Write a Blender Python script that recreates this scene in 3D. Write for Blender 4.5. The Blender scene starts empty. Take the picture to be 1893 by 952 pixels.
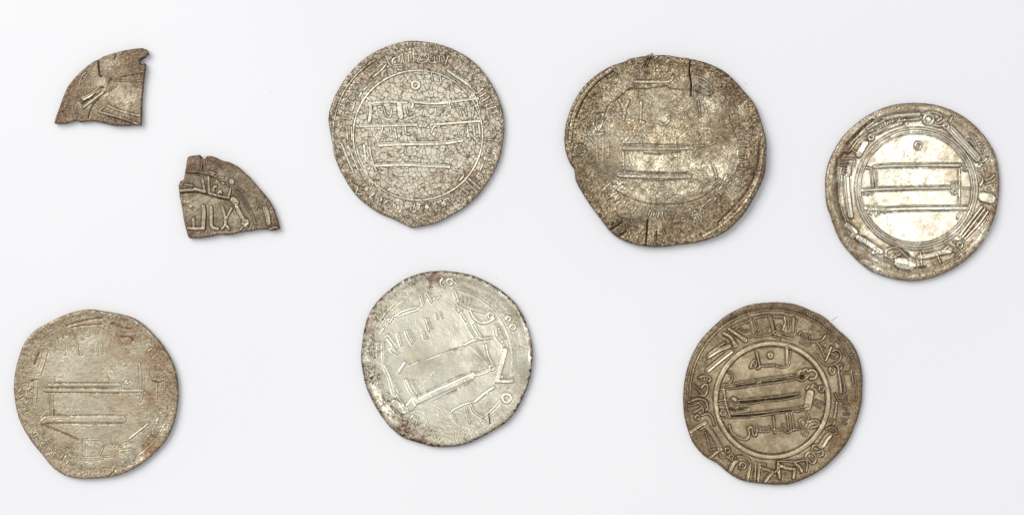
import bpy, math, random
import numpy as np
from mathutils.geometry import delaunay_2d_cdt
from mathutils import Vector

scene = bpy.context.scene
S = 7.8e-5                       # metres per photograph pixel on the paper
def PX(x): return (x - 946.5) * S
def PY(y): return (476.0 - y) * S

# ------------------------------------------------------------------ camera
CAM_H = 0.36
cam_d = bpy.data.cameras.new("camera")
cam = bpy.data.objects.new("camera", cam_d)
scene.collection.objects.link(cam)
cam.location = (0, 0, CAM_H)
cam_d.sensor_width = 36.0
cam_d.lens = 36.0 * (CAM_H - 0.0008) / (1893 * S)
cam_d.clip_start = 0.01
cam_d.clip_end = 20
scene.camera = cam

# ------------------------------------------------------------------ world: soft light of a white room
world = bpy.data.worlds.new("World")
scene.world = world
world.use_nodes = True
wt = world.node_tree
bg = wt.nodes["Background"]
bg.inputs[0].default_value = (0.95, 0.965, 1.0, 1)
bg.inputs[1].default_value = 0.50

def area(name, loc, target, sx, sy, power, col):
    d = bpy.data.lights.new(name, 'AREA')
    d.shape = 'RECTANGLE'; d.size = sx; d.size_y = sy
    d.energy = power; d.color = col
    o = bpy.data.objects.new(name, d)
    scene.collection.objects.link(o)
    o.location = loc
    v = Vector(target) - Vector(loc)
    o.rotation_euler = v.to_track_quat('-Z', 'Y').to_euler()
    return o
area("window_light", (-0.75, 0.62, 0.95), (0, 0, 0), 1.1, 0.90, 15.6, (1.0, 0.985, 0.955))
area("ceiling_lamp", (0.215, 0.085, 1.25), (0.03, 0, 0), 0.28, 0.20, 1.6, (1.0, 0.975, 0.92))

scene.view_settings.view_transform = 'Standard'
scene.view_settings.look = 'None'
scene.view_settings.exposure = 0.0
scene.view_settings.gamma = 1.0
scene.render.engine = 'CYCLES'

# ------------------------------------------------------------------ noise
class Noise:
    def __init__(s, seed): s.g = np.random.RandomState(seed).rand(256, 256)
    def v(s, x, y):
        xi = np.floor(x).astype(int); yi = np.floor(y).astype(int)
        fx = x - xi; fy = y - yi
        fx = fx*fx*fx*(fx*(fx*6-15)+10); fy = fy*fy*fy*(fy*(fy*6-15)+10)
        a = s.g[yi % 256, xi % 256]; b = s.g[yi % 256, (xi+1) % 256]
        c = s.g[(yi+1) % 256, xi % 256]; d = s.g[(yi+1) % 256, (xi+1) % 256]
        return (a*(1-fx)+b*fx)*(1-fy) + (c*(1-fx)+d*fx)*fy
    def fbm(s, x, y, size, octv=3, gain=.5):
        t = 0; a = 1; n = 0
        for k in range(octv):
            f = 2**k / size
            t = t + a*s.v(x*f+17.3*k, y*f+9.1*k); n += a; a *= gain
        return t/n
def smooth(a, b, x):
    t = np.clip((x-a)/(b-a), 0, 1); return t*t*(3-2*t)

# ------------------------------------------------------------------ meshes
def mesh_np(name, verts, tris, mat, attrs, parent, smooth_faces=True):
    me = bpy.data.meshes.new(name)
    n = len(verts); m = len(tris)
    me.vertices.add(n); me.vertices.foreach_set('co', np.asarray(verts, np.float32).ravel())
    k = tris.shape[1]
    me.loops.add(m*k); me.loops.foreach_set('vertex_index', tris.ravel().astype(np.int32))
    me.polygons.add(m)
    me.polygons.foreach_set('loop_start', np.arange(0, m*k, k, dtype=np.int32))
    me.polygons.foreach_set('loop_total', np.full(m, k, np.int32))
    me.update(calc_edges=True)
    me.polygons.foreach_set('use_smooth', np.ones(m, bool) if smooth_faces is True else smooth_faces)
    for an, av in attrs.items():
        a = me.attributes.new(an, 'FLOAT', 'POINT'); a.data.foreach_set('value', av.astype(np.float32))
    me.materials.append(mat)
    o = bpy.data.objects.new(name, me); scene.collection.objects.link(o)
    if parent: o.parent = parent
    return o

def resample_closed(P, step, jag, rnd):
    P = np.asarray(P, float); n = len(P); out = []
    for i in range(n):
        p0, p1, p2, p3 = P[i-1], P[i], P[(i+1) % n], P[(i+2) % n]
        L = np.linalg.norm(p2-p1); k = max(1, int(L/step))
        for j in range(k):
            t = j/k
            if jag == 'straight': q = p1*(1-t)+p2*t
            else: q = .5*((2*p1)+(-p0+p2)*t+(2*p0-5*p1+4*p2-p3)*t*t+(-p0+3*p1-3*p2+p3)*t**3)
            out.append(q)
    return np.array(out)

def disc_grid(outline, N):
    """square grid squeezed onto the coin's outline; returns xy (px), edge distance (px), quads, ring"""
    c = outline.mean(0)
    c = (outline.max(0)+outline.min(0))/2
    d = outline-c
    ang = np.arctan2(d[:, 1], d[:, 0]); r = np.hypot(d[:, 0], d[:, 1])
    o = np.argsort(ang); ang = ang[o]; r = r[o]
    ang = np.concatenate([ang-2*np.pi, ang, ang+2*np.pi]); r = np.tile(r, 3)
    u = np.linspace(-1, 1, N+1); a, b = np.meshgrid(u, u)
    rad = np.maximum(abs(a), abs(b)); safe = np.where(rad == 0, 1, rad)
    A = abs(a) >= abs(b)
    with np.errstate(divide='ignore', invalid='ignore'):
        ph = np.where(A, (np.pi/4)*(b/np.where(a == 0, 1, a)), np.pi/2-(np.pi/4)*(a/np.where(b == 0, 1, b)))
    ph = np.where(A & (a < 0), ph+np.pi, ph); ph = np.where((~A) & (b < 0), ph+np.pi, ph)
    ph = (ph+np.pi) % (2*np.pi)-np.pi
    rr = np.interp(ph.ravel(), ang, r).reshape(ph.shape)
    # keep the outline's small notches only near the rim
    rs = np.interp(ph.ravel(), ang, np.convolve(np.tile(r[:len(r)//3], 3), np.ones(41)/41, 'same')).reshape(ph.shape)
    w = smooth(.80, .99, rad); R = rr*w+rs*(1-w)
    x = c[0]+np.cos(ph)*R*rad; y = c[1]+np.sin(ph)*R*rad
    edge = (1-rad)*R
    idx = np.arange((N+1)**2).reshape(N+1, N+1)
    q = np.stack([idx[:-1, :-1], idx[1:, :-1], idx[1:, 1:], idx[:-1, 1:]], -1).reshape(-1, 4)
    ring = np.concatenate([idx[0, :-1], idx[:-1, -1], idx[-1, :0:-1], idx[:0:-1, 0]])
    return np.stack([x.ravel(), y.ravel()], 1), edge.ravel(), q, ring, c

def seg_dist(P, pl):
    best = np.full(len(P), 1e9)
    for a, b in zip(pl[:-1], pl[1:]):
        ab = b-a; L = (ab**2).sum()+1e-9
        t = np.clip(((P-a)@ab)/L, 0, 1)
        q = P-a-t[:, None]*ab
        best = np.minimum(best, np.hypot(q[:, 0], q[:, 1]))
    return best

def free_grid(outline, step):
    lo = outline.min(0); hi = outline.max(0)
    xs = np.arange(lo[0], hi[0], step); ys = np.arange(lo[1], hi[1], step)
    X, Y = np.meshgrid(xs, ys); X[1::2] += step/2
    P = np.stack([X.ravel(), Y.ravel()], 1)
    inside = np.zeros(len(P), bool); n = len(outline)
    for i in range(n):
        x0, y0 = outline[i]; x1, y1 = outline[(i+1) % n]
        c = ((y0 > P[:, 1]) != (y1 > P[:, 1])) & (P[:, 0] < (x1-x0)*(P[:, 1]-y0)/(y1-y0+1e-12)+x0)
        inside ^= c
    ed = seg_dist(P, np.vstack([outline, outline[:1]]))
    P = P[inside & (ed > step*.45)]
    allp = np.vstack([outline, P])
    loop = list(range(n))
    vs, es, fs, *_ = delaunay_2d_cdt([Vector(p) for p in allp], [], [loop], 1, 1e-5)
    V = np.array([[v.x, v.y] for v in vs]); F = np.array([f for f in fs if len(f) == 3])
    a = V[F[:, 0]]; b = V[F[:, 1]]; c = V[F[:, 2]]
    ar = (b[:, 0]-a[:, 0])*(c[:, 1]-a[:, 1])-(b[:, 1]-a[:, 1])*(c[:, 0]-a[:, 0])
    F[ar > 0] = F[ar > 0][:, ::-1]          # y is down: negative area faces up
    edge = seg_dist(V, np.vstack([outline, outline[:1]]))
    return V, edge, F, np.arange(n), (lo+hi)/2

# ------------------------------------------------------------------ strokes traced from the coins
class Frame:
    def __init__(s, x, y, k): s.x, s.y, s.k = x, y, k
    def p(s, pts): return np.array([[s.x+a/s.k, s.y+b/s.k] for a, b in pts])
def catmull(P):
    if len(P) < 3: return P
    Q = np.vstack([2*P[0]-P[1], P, 2*P[-1]-P[-2]]); out = []
    for i in range(1, len(Q)-2):
        p0, p1, p2, p3 = Q[i-1:i+3]
        for j in range(4):
            t = j/4
            out.append(.5*((2*p1)+(-p0+p2)*t+(2*p0-5*p1+4*p2-p3)*t*t+(-p0+3*p1-3*p2+p3)*t**3))
    out.append(Q[-2]); return np.array(out)

def parse(text):
    """lines:  @ x y k          set the frame (photo px of its corner, zoom)
              name w h [flags] : x,y x,y ... ; x,y ...     raised strokes (one part)
              -groove w h : ...          cut into the face
              name w h : arc cx cy rx ry a0 a1   (degrees, clockwise from the right)"""
    fr = None; out = []
    for ln in text.strip().splitlines():
        ln = ln.split('#')[0].strip()
        if not ln: continue
        if ln[0] == '@':
            v = [float(t) for t in ln[1:].split()]; fr = Frame(*v); continue
        head, body = ln.split(':')
        hd = head.split(); name = hd[0]; w = float(hd[1])/fr.k; h = float(hd[2])
        flags = hd[3] if len(hd) > 3 else ''
        pls = []
        for part in body.split(';'):
            part = part.strip()
            if not part: continue
            if part.startswith('arc'):
                cx, cy, rx, ry, a0, a1 = [float(t) for t in part.split()[1:]]
                n = max(6, int(abs(a1-a0)/4))
                A = np.radians(np.linspace(a0, a1, n+1))
                pls.append(fr.p(list(zip(cx+rx*np.cos(A), cy+ry*np.sin(A)))))
            elif part.startswith('o'):            # small ring
                cx, cy, r = [float(t) for t in part[1:].replace(',', ' ').split()]
                A = np.linspace(0, 2*np.pi, 13)
                pls.append(fr.p(list(zip(cx+r*np.cos(A), cy+r*np.sin(A)))))
            else:
                P = fr.p([tuple(float(q) for q in t.split(',')) for t in part.split()])
                if len(P) == 1: P = np.vstack([P, P+.3])
                pls.append(catmull(P))
        out.append((name, w, h, flags, pls))
    return out

def teeth(fr, cx, cy, r, a0, a1, n, ln, w, h, seed, name='letter'):
    """worn, illegible letters of a marginal legend standing on their base line"""
    rnd = random.Random(seed); out = []; a = a0; step = (a1-a0)/n
    for i in range(n):
        pls = []
        aa = math.radians(a+step*rnd.uniform(.1, .4)); ab = math.radians(a+step*rnd.uniform(.7, 1.0))
        P = lambda rr, t: (cx+rr*math.cos(t), cy+rr*math.sin(t))
        rb = r+rnd.uniform(-.1, .1)*ln
        if rnd.random() < .75: pls.append([P(rb, aa), P(rb+rnd.uniform(-2, 2), (aa+ab)/2), P(rb, ab)])
        for t in ([aa], [aa, ab], [(aa+ab)/2], [aa, (aa+ab)/2, ab])[rnd.randrange(4)]:
            L = ln*rnd.uniform(.35, 1)
            sl = rnd.uniform(-.02, .02)
            pls.append([P(rb, t), P(rb+L*.5, t+sl*.4), P(rb+L, t+sl)])
        if rnd.random() < .3:
            q = P(rb+ln*.4, ab); rr = ln*.18
            pls.append([(q[0]+rr*math.cos(k), q[1]+rr*math.sin(k)) for k in np.linspace(0, 6.28, 9)])
        out.append((name, w/fr.k, h*rnd.uniform(.6, 1), 'w', [catmull(fr.p(p)) for p in pls]))
        a += step
    return out

# ------------------------------------------------------------------ materials
def new_mat(name):
    m = bpy.data.materials.new(name); m.use_nodes = True
    nt = m.node_tree; nt.nodes.clear(); return m, nt
class NB:
    def __init__(s, nt): s.nt = nt
    def n(s, t, **kw):
        o = s.nt.nodes.new(t)
        for k, v in kw.items(): setattr(o, k, v)
        return o
    def l(s, a, b): s.nt.links.new(a, b)
    def math(s, op, a, b=None, clamp=False):
        o = s.n('ShaderNodeMath', operation=op); o.use_clamp = clamp
        for i, v in enumerate((a, b)):
            if v is None: continue
            if isinstance(v, (int, float)): o.inputs[i].default_value = v
            else: s.l(v, o.inputs[i])
        return o.outputs[0]
    def ramp(s, f, a, b, lo=0., hi=1.):
        o = s.n('ShaderNodeMapRange', interpolation_type='SMOOTHSTEP')
        s.l(f, o.inputs[0]); o.inputs[1].default_value = a; o.inputs[2].default_value = b
        o.inputs[3].default_value = lo; o.inputs[4].default_value = hi; return o.outputs[0]
    def noise(s, vec, scale, detail=2, rough=.5, dist=0):
        o = s.n('ShaderNodeTexNoise'); s.l(vec, o.inputs['Vector'])
        o.inputs['Scale'].default_value = scale; o.inputs['Detail'].default_value = detail
        o.inputs['Roughness'].default_value = rough; o.inputs['Distortion'].default_value = dist
        return o.outputs[0]
    def mix(s, f, a, b, bt='MIX'):
        o = s.n('ShaderNodeMix', data_type='RGBA', blend_type=bt)
        if isinstance(f, (int, float)): o.inputs[0].default_value = f
        else: s.l(f, o.inputs[0])
        for i, v in ((6, a), (7, b)):
            if isinstance(v, tuple): o.inputs[i].default_value = (*v, 1)
            else: s.l(v, o.inputs[i])
        return o.outputs[2]

def coin_material(name, silver, tone, stain_shade, grime_shade, rough, metal, speck=.5, speck_size=2.6, tone_bias=.5,
                  bump=1.0, crackle=False, hatch=0.0, offset=0.0, grain=1.0):
    m, nt = new_mat(name); b = NB(nt)
    tc = b.n('ShaderNodeTexCoord'); mp = b.n('ShaderNodeMapping')
    b.l(tc.outputs['Object'], mp.inputs[0]); mp.inputs['Location'].default_value = (offset, offset*.37, 0)
    vec = mp.outputs[0]
    at = lambda nm: (lambda o: o.outputs['Fac'])(b.n('ShaderNodeAttribute', attribute_name=nm))
    a_st, a_di, a_ro, a_po = at('stain_shade'), at('dirt_shade'), at('coarse'), at('polish_highlight')
    k = 1/S
    big = b.noise(vec, k/70, 3, .55)
    mid = b.noise(vec, k/14, 4, .6, .4)
    fin = b.noise(vec, k/speck_size, 3, .65, .3)
    fin2 = b.noise(vec, k/(speck_size*2.2), 3, .6, .6)
    # yellow-brown toning in drifting patches
    t = b.math('ADD', b.math('MULTIPLY', big, .55), b.math('MULTIPLY', mid, .45))
    t = b.math('ADD', t, b.math('MULTIPLY', b.math('SUBTRACT', a_ro, .15), .26))
    t = b.ramp(t, tone_bias-.12, tone_bias+.14)
    col = b.mix(t, silver, tone)
    s = b.math('MULTIPLY', a_st, b.ramp(b.math('ADD', b.math('MULTIPLY', mid, .6), b.math('MULTIPLY', fin2, .4)), .36, .62, .25, 1.0), True)
    col = b.mix(s, col, stain_shade)
    hi = tuple(min(.93, c*1.28+.03) for c in silver)
    col = b.mix(a_po, col, hi)  # rubbed wear and painted highlights share this paler colour
    # pits and specks holding dark tarnish
    sp = b.ramp(fin, .50, .62)
    sp2 = b.ramp(fin2, .53, .62)
    spf = b.math('MULTIPLY', b.math('MAXIMUM', sp, b.math('MULTIPLY', sp2, .7)),
                 b.math('ADD', b.math('MULTIPLY', a_ro, 1.3), speck*.75), True)
    spf = b.math('MULTIPLY', spf, b.math('SUBTRACT', 1.0, b.math('MULTIPLY', a_po, .7)))
    col = b.mix(spf, col, grime_shade)
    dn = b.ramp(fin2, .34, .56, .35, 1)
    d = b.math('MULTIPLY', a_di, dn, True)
    col = b.mix(d, col, grime_shade)  # dirt, with shade of recesses and edge put into the colour
    h = b.math('ADD', b.math('MULTIPLY', fin, .5*grain), b.math('MULTIPLY', fin2, .8*grain))
    h = b.math('SUBTRACT', h, b.math('MULTIPLY', spf, .35))
    if crackle:
        warp = b.n('ShaderNodeTexNoise'); b.l(vec, warp.inputs['Vector']); warp.inputs['Scale'].default_value = k/16; warp.inputs['Detail'].default_value = 2
        wv = b.n('ShaderNodeVectorMath', operation='SCALE'); b.l(warp.outputs['Color'], wv.inputs[0]); wv.inputs[3].default_value = S*10
        av = b.n('ShaderNodeVectorMath', operation='ADD'); b.l(vec, av.inputs[0]); b.l(wv.outputs[0], av.inputs[1])
        # cells are wide in places and narrow in others
        bigw = b.n('ShaderNodeTexNoise'); b.l(vec, bigw.inputs['Vector']); bigw.inputs['Scale'].default_value = k/60
        wv2 = b.n('ShaderNodeVectorMath', operation='SCALE'); b.l(bigw.outputs['Color'], wv2.inputs[0]); wv2.inputs[3].default_value = S*22
        av2 = b.n('ShaderNodeVectorMath', operation='ADD'); b.l(av.outputs[0], av2.inputs[0]); b.l(wv2.outputs[0], av2.inputs[1])
        lines = None
        for sc, wd, amt in ((8.8, .115, 1.0), (4.6, .12, .45)):
            vo = b.n('ShaderNodeTexVoronoi', feature='DISTANCE_TO_EDGE'); b.l(av2.outputs[0], vo.inputs['Vector'])
            vo.inputs['Scale'].default_value = k/sc; vo.inputs['Randomness'].default_value = .95
            ln_ = b.ramp(vo.outputs[0], wd*.15, wd, 1, 0)
            if amt < 1: ln_ = b.math('MULTIPLY', ln_, b.ramp(mid, .48, .60, 0, amt))
            else: ln_ = b.math('MULTIPLY', ln_, b.ramp(fin2, .32, .50, .25, 1))
            lines = ln_ if lines is None else b.math('MAXIMUM', lines, ln_)
        lines = b.math('MULTIPLY', lines, b.math('SUBTRACT', 1.0, b.math('MULTIPLY', a_po, .95)), True)
        col = b.mix(b.math('MULTIPLY', lines, .84), col, grime_shade)
        h = b.math('SUBTRACT', h, b.math('MULTIPLY', lines, .35))
    if hatch > 0:
        mp2 = b.n('ShaderNodeMapping'); b.l(vec, mp2.inputs[0]); mp2.inputs['Rotation'].default_value = (0, 0, math.radians(-27)); mp2.inputs['Scale'].default_value = (.28, 1, 1)
        hn = b.noise(mp2.outputs[0], k/5.0, 3, .6, .8)
        h = b.math('ADD', h, b.math('MULTIPLY', hn, hatch))
        col = b.mix(b.math('MULTIPLY', b.ramp(hn, .54, .68), .35*hatch/1.2), col, grime_shade)
    bp = b.n('ShaderNodeBump'); bp.inputs['Strength'].default_value = 1.0
    bp.inputs['Distance'].default_value = 1.9e-5*bump
    b.l(h, bp.inputs['Height'])
    pr = b.n('ShaderNodeBsdfPrincipled')
    b.l(col, pr.inputs['Base Color'])
    rr = b.math('ADD', b.math('MULTIPLY', mid, .16), rough-.08)
    rr = b.math('ADD', rr, b.math('MULTIPLY', b.math('MAXIMUM', s, d), .22), True)
    rr = b.math('SUBTRACT', rr, b.math('MULTIPLY', a_po, .10))
    b.l(rr, pr.inputs['Roughness'])
    mt = b.math('SUBTRACT', metal, b.math('MULTIPLY', b.math('MAXIMUM', b.math('MULTIPLY', s, .5), b.math('MAXIMUM', d, spf)), .55), True)
    b.l(mt, pr.inputs['Metallic'])
    b.l(bp.outputs[0], pr.inputs['Normal'])
    out = b.n('ShaderNodeOutputMaterial'); b.l(pr.outputs[0], out.inputs[0])
    return m

# ------------------------------------------------------------------ paper
def paper_material():
    m, nt = new_mat("white_paper"); b = NB(nt)
    tc = b.n('ShaderNodeTexCoord'); vec = tc.outputs['Object']
    a = b.noise(vec, 9, 3, .5); c = b.noise(vec, 900, 3, .6); f = b.noise(vec, 3200, 2, .6)
    col = b.mix(b.ramp(a, .35, .65), (.822, .819, .842), (.850, .846, .864))
    col = b.mix(b.ramp(c, .66, .80, 0, .10), col, (.62, .63, .67))
    bp = b.n('ShaderNodeBump'); bp.inputs['Distance'].default_value = 1.6e-5; bp.inputs['Strength'].default_value = .5
    b.l(b.math('ADD', c, b.math('MULTIPLY', f, .6)), bp.inputs['Height'])
    pr = b.n('ShaderNodeBsdfPrincipled'); b.l(col, pr.inputs['Base Color']); pr.inputs['Roughness'].default_value = .75
    pr.inputs['Specular IOR Level'].default_value = .25
    b.l(bp.outputs[0], pr.inputs['Normal'])
    out = b.n('ShaderNodeOutputMaterial'); b.l(pr.outputs[0], out.inputs[0])
    return m
def make_paper():
    W, H, t = .42, .297, .0004; nx, ny = 60, 42
    X, Y = np.meshgrid(np.linspace(-W/2, W/2, nx+1), np.linspace(-H/2, H/2, ny+1))
    idx = np.arange((nx+1)*(ny+1)).reshape(ny+1, nx+1)
    top = np.stack([X.ravel(), Y.ravel(), np.zeros(X.size)], 1)
    q = np.stack([idx[:-1, :-1], idx[:-1, 1:], idx[1:, 1:], idx[1:, :-1]], -1).reshape(-1, 4)
    ring = np.concatenate([idx[0, :-1], idx[:-1, -1], idx[-1, :0:-1], idx[:0:-1, 0]])
    low = top[ring].copy(); low[:, 2] = -t; n = len(top); m = len(ring); j = np.arange(m); j2 = (j+1) % m
    side = np.stack([ring[j2], ring[j], n+j, n+j2], 1)
    o = mesh_np("paper", np.vstack([top, low]), np.vstack([q, side]), paper_material(), {}, None)
    o['kind'] = 'structure'
make_paper()

# ------------------------------------------------------------------ coin builder
THICK = 0.00075
def build_coin(name, label, category, group, frame, outline, strokes, mat, seed, N=380, mode='disc', bumps=(),
               stains_shade=(), coarse=.3, coarse_rim=.5, rim=(0.00006, 22), dish=0.0, tilt=(0, 0), wear=.5, rough_h=.000012,
               hammer=.00003, moat=1.0, stain_amt=.4, rim_dirt_shade=(.7, 2.5), polish_highlight=.6, relief=.8, soft=1.5, bright=(), pits=(), dirt_shade_gain=.8, straight=False, lift=0.0, rimdark=.4, thick=THICK):
    fr = Frame(*frame); rnd = np.random.RandomState(seed); nz = Noise(seed)
    O = resample_closed(fr.p(outline), 1.2, 'straight' if straight else '', rnd)
    th = np.arange(len(O))
    jag = (nz.fbm(th*1.2, th*0+3.3, 3.2, 3)-.5)*1.0
    cc = (O.max(0)+O.min(0))/2; dv = O-cc; dv /= np.hypot(dv[:, 0], dv[:, 1])[:, None]
    O = O+dv*jag[:, None]
    if mode == 'disc': V, edge, F, ring, c = disc_grid(O, N)
    else: V, edge, F, ring, c = free_grid(O, N)
    x, y = V[:, 0], V[:, 1]; Rm = np.hypot(*(O-c).T).mean()
    rr = np.hypot(x-c[0], y-c[1])/Rm
    z = np.full(len(V), thick)
    z += dish*rr**2
    z += (tilt[0]*(x-c[0])+tilt[1]*(y-c[1]))*S
    for (bx, by, bs, ba) in bumps:
        q = fr.p([(bx, by)])[0]; z += ba*np.exp(-(((x-q[0])**2+(y-q[1])**2)/(bs/fr.k)**2))
    z += (nz.fbm(x, y, 60, 2)-.5)*hammer*7
    z += (nz.fbm(x+50, y, 22, 2)-.5)*hammer*2.2
    corr = smooth(.45, .75, nz.fbm(x+9, y+77, 30, 3)+ .35*(smooth(.7, 1.0, rr)))
    z += (nz.fbm(x, y+31, 5, 2)-.5)*rough_h*(1+1.5*corr)
    z += (nz.fbm(x+11, y+31, 2.4, 1)-.5)*rough_h*(.6+1.4*corr)
    z += rim[0]*np.exp(-((edge-rim[1]*.35)/(rim[1]*.35))**2)
    stain_shade = stain_amt*smooth(.52, .72, nz.fbm(x+200, y, 38, 4)+.10*smooth(.6, 1, rr))
    for (bx, by, bs, ba) in stains_shade:  # stains; on the bent coin also shade in its creases
        q = fr.p([(bx, by)])[0]
        wv = (nz.fbm(x+5, y+5, 9, 3)-.5)*1.3
        stain_shade = np.maximum(stain_shade, ba*smooth(1.25, .35, np.hypot(x-q[0], y-q[1])/(bs/fr.k)+wv))
    stain_shade = np.maximum(stain_shade, rimdark*smooth(9, 1, edge+(nz.fbm(x+5, y+85, 7, 3)-.5)*14))
    dirt_shade = min(1, rim_dirt_shade[0]*1.2)*smooth(rim_dirt_shade[1], rim_dirt_shade[1]*.25, edge+(nz.fbm(x+35, y+15, 5, 3)-.5)*rim_dirt_shade[1]*2.2)  # edge contour: toning plus the dark reflection there, painted as a thin line
    co = np.clip(coarse+coarse_rim*smooth(.62, .98, rr+(nz.fbm(x+71, y+5, 26, 3)-.5)*.5), 0, 1)
    pol_highlight = np.zeros(len(V))
    for (bx, by, bs, ba) in bright:          # bare silver patches, and soft highlights painted pale into the face
        q = fr.p([(bx, by)])[0]
        pol_highlight = np.maximum(pol_highlight, ba*np.exp(-(((x-q[0])**2+(y-q[1])**2)/(bs/fr.k)**2))*smooth(.15, .6, nz.fbm(x+3, y+44, 5, 3)))
    for (bx, by, bs, ba) in pits:
        q = fr.p([(bx, by)])[0]
        co = np.maximum(co, ba*smooth(1.2, .3, np.hypot(x-q[0], y-q[1])/(bs/fr.k)+(nz.fbm(x+15, y+5, 12, 3)-.5)*1.2))
    wearf = 1-wear*smooth(.42, .68, nz.fbm(x+300, y+12, 34, 3))
    parts = []
    for (nm, w, h, flags, pls) in strokes:
        hw = w/2; h = h*(1 if nm == '-groove' else relief); allp = np.vstack(pls); pad = hw+5
        lo = allp.min(0)-pad; hi = allp.max(0)+pad
        sel = np.where((x > lo[0]) & (x < hi[0]) & (y > lo[1]) & (y < hi[1]))[0]
        if not len(sel): continue
        P = V[sel]; d = np.full(len(sel), 1e9)
        for pl in pls: d = np.minimum(d, seg_dist(P, pl))
        wob = (nz.fbm(P[:, 0]+7, P[:, 1]+3, 7, 2)-.5)*.55*min(1., hw)
        d = d+wob
        H = h*1e-5
        if nm == '-groove':
            g = np.exp(-(np.maximum(d-hw*.4, 0)/(hw*.7+.25))**2)
            z[sel] -= H*g
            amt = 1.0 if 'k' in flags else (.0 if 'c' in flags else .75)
            dirt_shade[sel] = np.maximum(dirt_shade[sel], amt*smooth(hw+.9, hw*.5, d))
            if 'k' not in flags: stain_shade[sel] = np.maximum(stain_shade[sel], .8*np.exp(-(d/(hw+2.5))**2)*smooth(.4, .6, nz.fbm(P[:, 0], P[:, 1]+99, 8, 2)))
            continue
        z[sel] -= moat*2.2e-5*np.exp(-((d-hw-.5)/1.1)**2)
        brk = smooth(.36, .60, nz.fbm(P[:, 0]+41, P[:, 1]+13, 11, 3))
        dk = dirt_shade_gain*np.exp(-((d-hw-.2)/.95)**2)*brk  # dark outline of the stroke: toning and painted shade together
        dirt_shade[sel] = np.maximum(dirt_shade[sel], dk)
        parts.append((nm, hw, H, flags, sel, d, dk))
    rd = 2.6
    z -= .00022*(1-np.sqrt(np.clip(1-((rd-np.minimum(edge, rd))/rd)**2, 0, 1)))
    z -= (z-.0001 < 0)*(z-.0001)
    zb = z[ring]-thick*.55
    shift = lift-zb.min()+.00001
    z += max(shift, 0)
    root = bpy.data.objects.new(name, None); scene.collection.objects.link(root)
    root.empty_display_size = .003
    root.location = (PX(c[0]), PY(c[1]), 0)
    root['label'] = label; root['category'] = category
    if group: root['group'] = group
    L = np.stack([(x-c[0])*S, -(y-c[1])*S, z], 1)
    nV = len(L); m = len(ring); j = np.arange(m); j2 = (j+1) % m
    low = L[ring].copy(); low[:, 2] = np.maximum(low[:, 2]-thick*.55, 2e-6)
    ctr = np.array([[0, 0, 3e-5]])
    inner = low.copy(); inner[:, :2] *= .93; inner[:, 2] = np.maximum(inner[:, 2]-6e-5, 2e-6)
    VV = np.vstack([L, low, inner, ctr])
    # orientation of the ring: make the walls face outward
    rp = L[ring]; area2 = (rp[:, 0]*np.roll(rp[:, 1], -1)-np.roll(rp[:, 0], -1)*rp[:, 1]).sum()
    A, B = (j, j2) if area2 > 0 else (j2, j)
    def tri2(a, b_, c_, d_): return np.vstack([np.stack([a, b_, c_], 1), np.stack([a, c_, d_], 1)])
    T = []
    if F.shape[1] == 4:
        a, b_, c_, d_ = F.T
        e1 = L[b_]-L[a]; e2 = L[d_]-L[a]; up = (e1[:, 0]*e2[:, 1]-e1[:, 1]*e2[:, 0]) > 0
        if up.mean() < .5: F = F[:, ::-1]; a, b_, c_, d_ = F.T
        T.append(tri2(a, b_, c_, d_))
    else: T.append(F)
    topn = len(T[0])
    T.append(tri2(ring[B], ring[A], nV+A, nV+B)); T.append(tri2(nV+B, nV+A, nV+m+A, nV+m+B))
    T.append(np.stack([nV+m+B, nV+m+A, np.full(m, nV+2*m)], 1))
    T = np.vstack(T)
    ext = lambda a: np.concatenate([a, a[ring], a[ring], [0]])
    att = {'stain_shade': ext(stain_shade), 'dirt_shade': ext(dirt_shade), 'coarse': ext(co), 'polish_highlight': ext(pol_highlight)}
    att['stain_shade'][nV:nV+m] = .9; att['dirt_shade'][nV:nV+2*m] = .85; att['coarse'][nV:nV+m] = .9  # walls coloured dark to continue the edge's grime and painted shade
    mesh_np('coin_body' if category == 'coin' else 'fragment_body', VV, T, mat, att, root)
    top = T[:topn]
    for (nm, hw, H, flags, sel, d, dk) in parts:
        e = max(.85, min(hw, soft))
        u = (hw-d)/e
        prof = np.where(u > 0, H*np.sin(np.pi/2*np.clip(u, 0, 1)), H*u*.9)
        if 'n' in flags: prof -= (u > 0)*.60*H*np.exp(-(d/(hw*.42+.2))**2)
        px_, py_ = x[sel], y[sel]
        if 'b' in flags: prof *= (.72+.28*np.sin(2*np.pi*(np.arctan2(py_-c[1], px_-c[0])*Rm/4.4)+d*1.5))
        wf = wearf[sel] if 'w' not in flags else 1-(1-wearf[sel])*1.2
        prof = np.where(prof > 0, prof*np.clip(wf, .12, 1), prof)
        mk = np.full(nV, -9.); mk[sel] = u
        hgt = np.zeros(nV); hgt[sel] = prof
        um = mk[top]
        f = top[(um.max(1) > 0) & (um.min(1) > -8)]
        # one more ring of faces so that the strip dips under the face of the coin
        keep = (edge[f].min(1) > 1.0); f = f[keep]
        if len(f) < 6: continue
        uq, inv = np.unique(f, return_inverse=True); f2 = inv.reshape(f.shape)
        LV = L[uq].copy(); LV[:, 2] += hgt[uq]
        LV[:, 2] -= (mk[uq] <= 0)*4e-6
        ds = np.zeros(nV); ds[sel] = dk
        cov = smooth(0, 1, mk[uq]); wn = np.ones(nV); wn[sel] = np.clip(wf, 0, 1)
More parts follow.
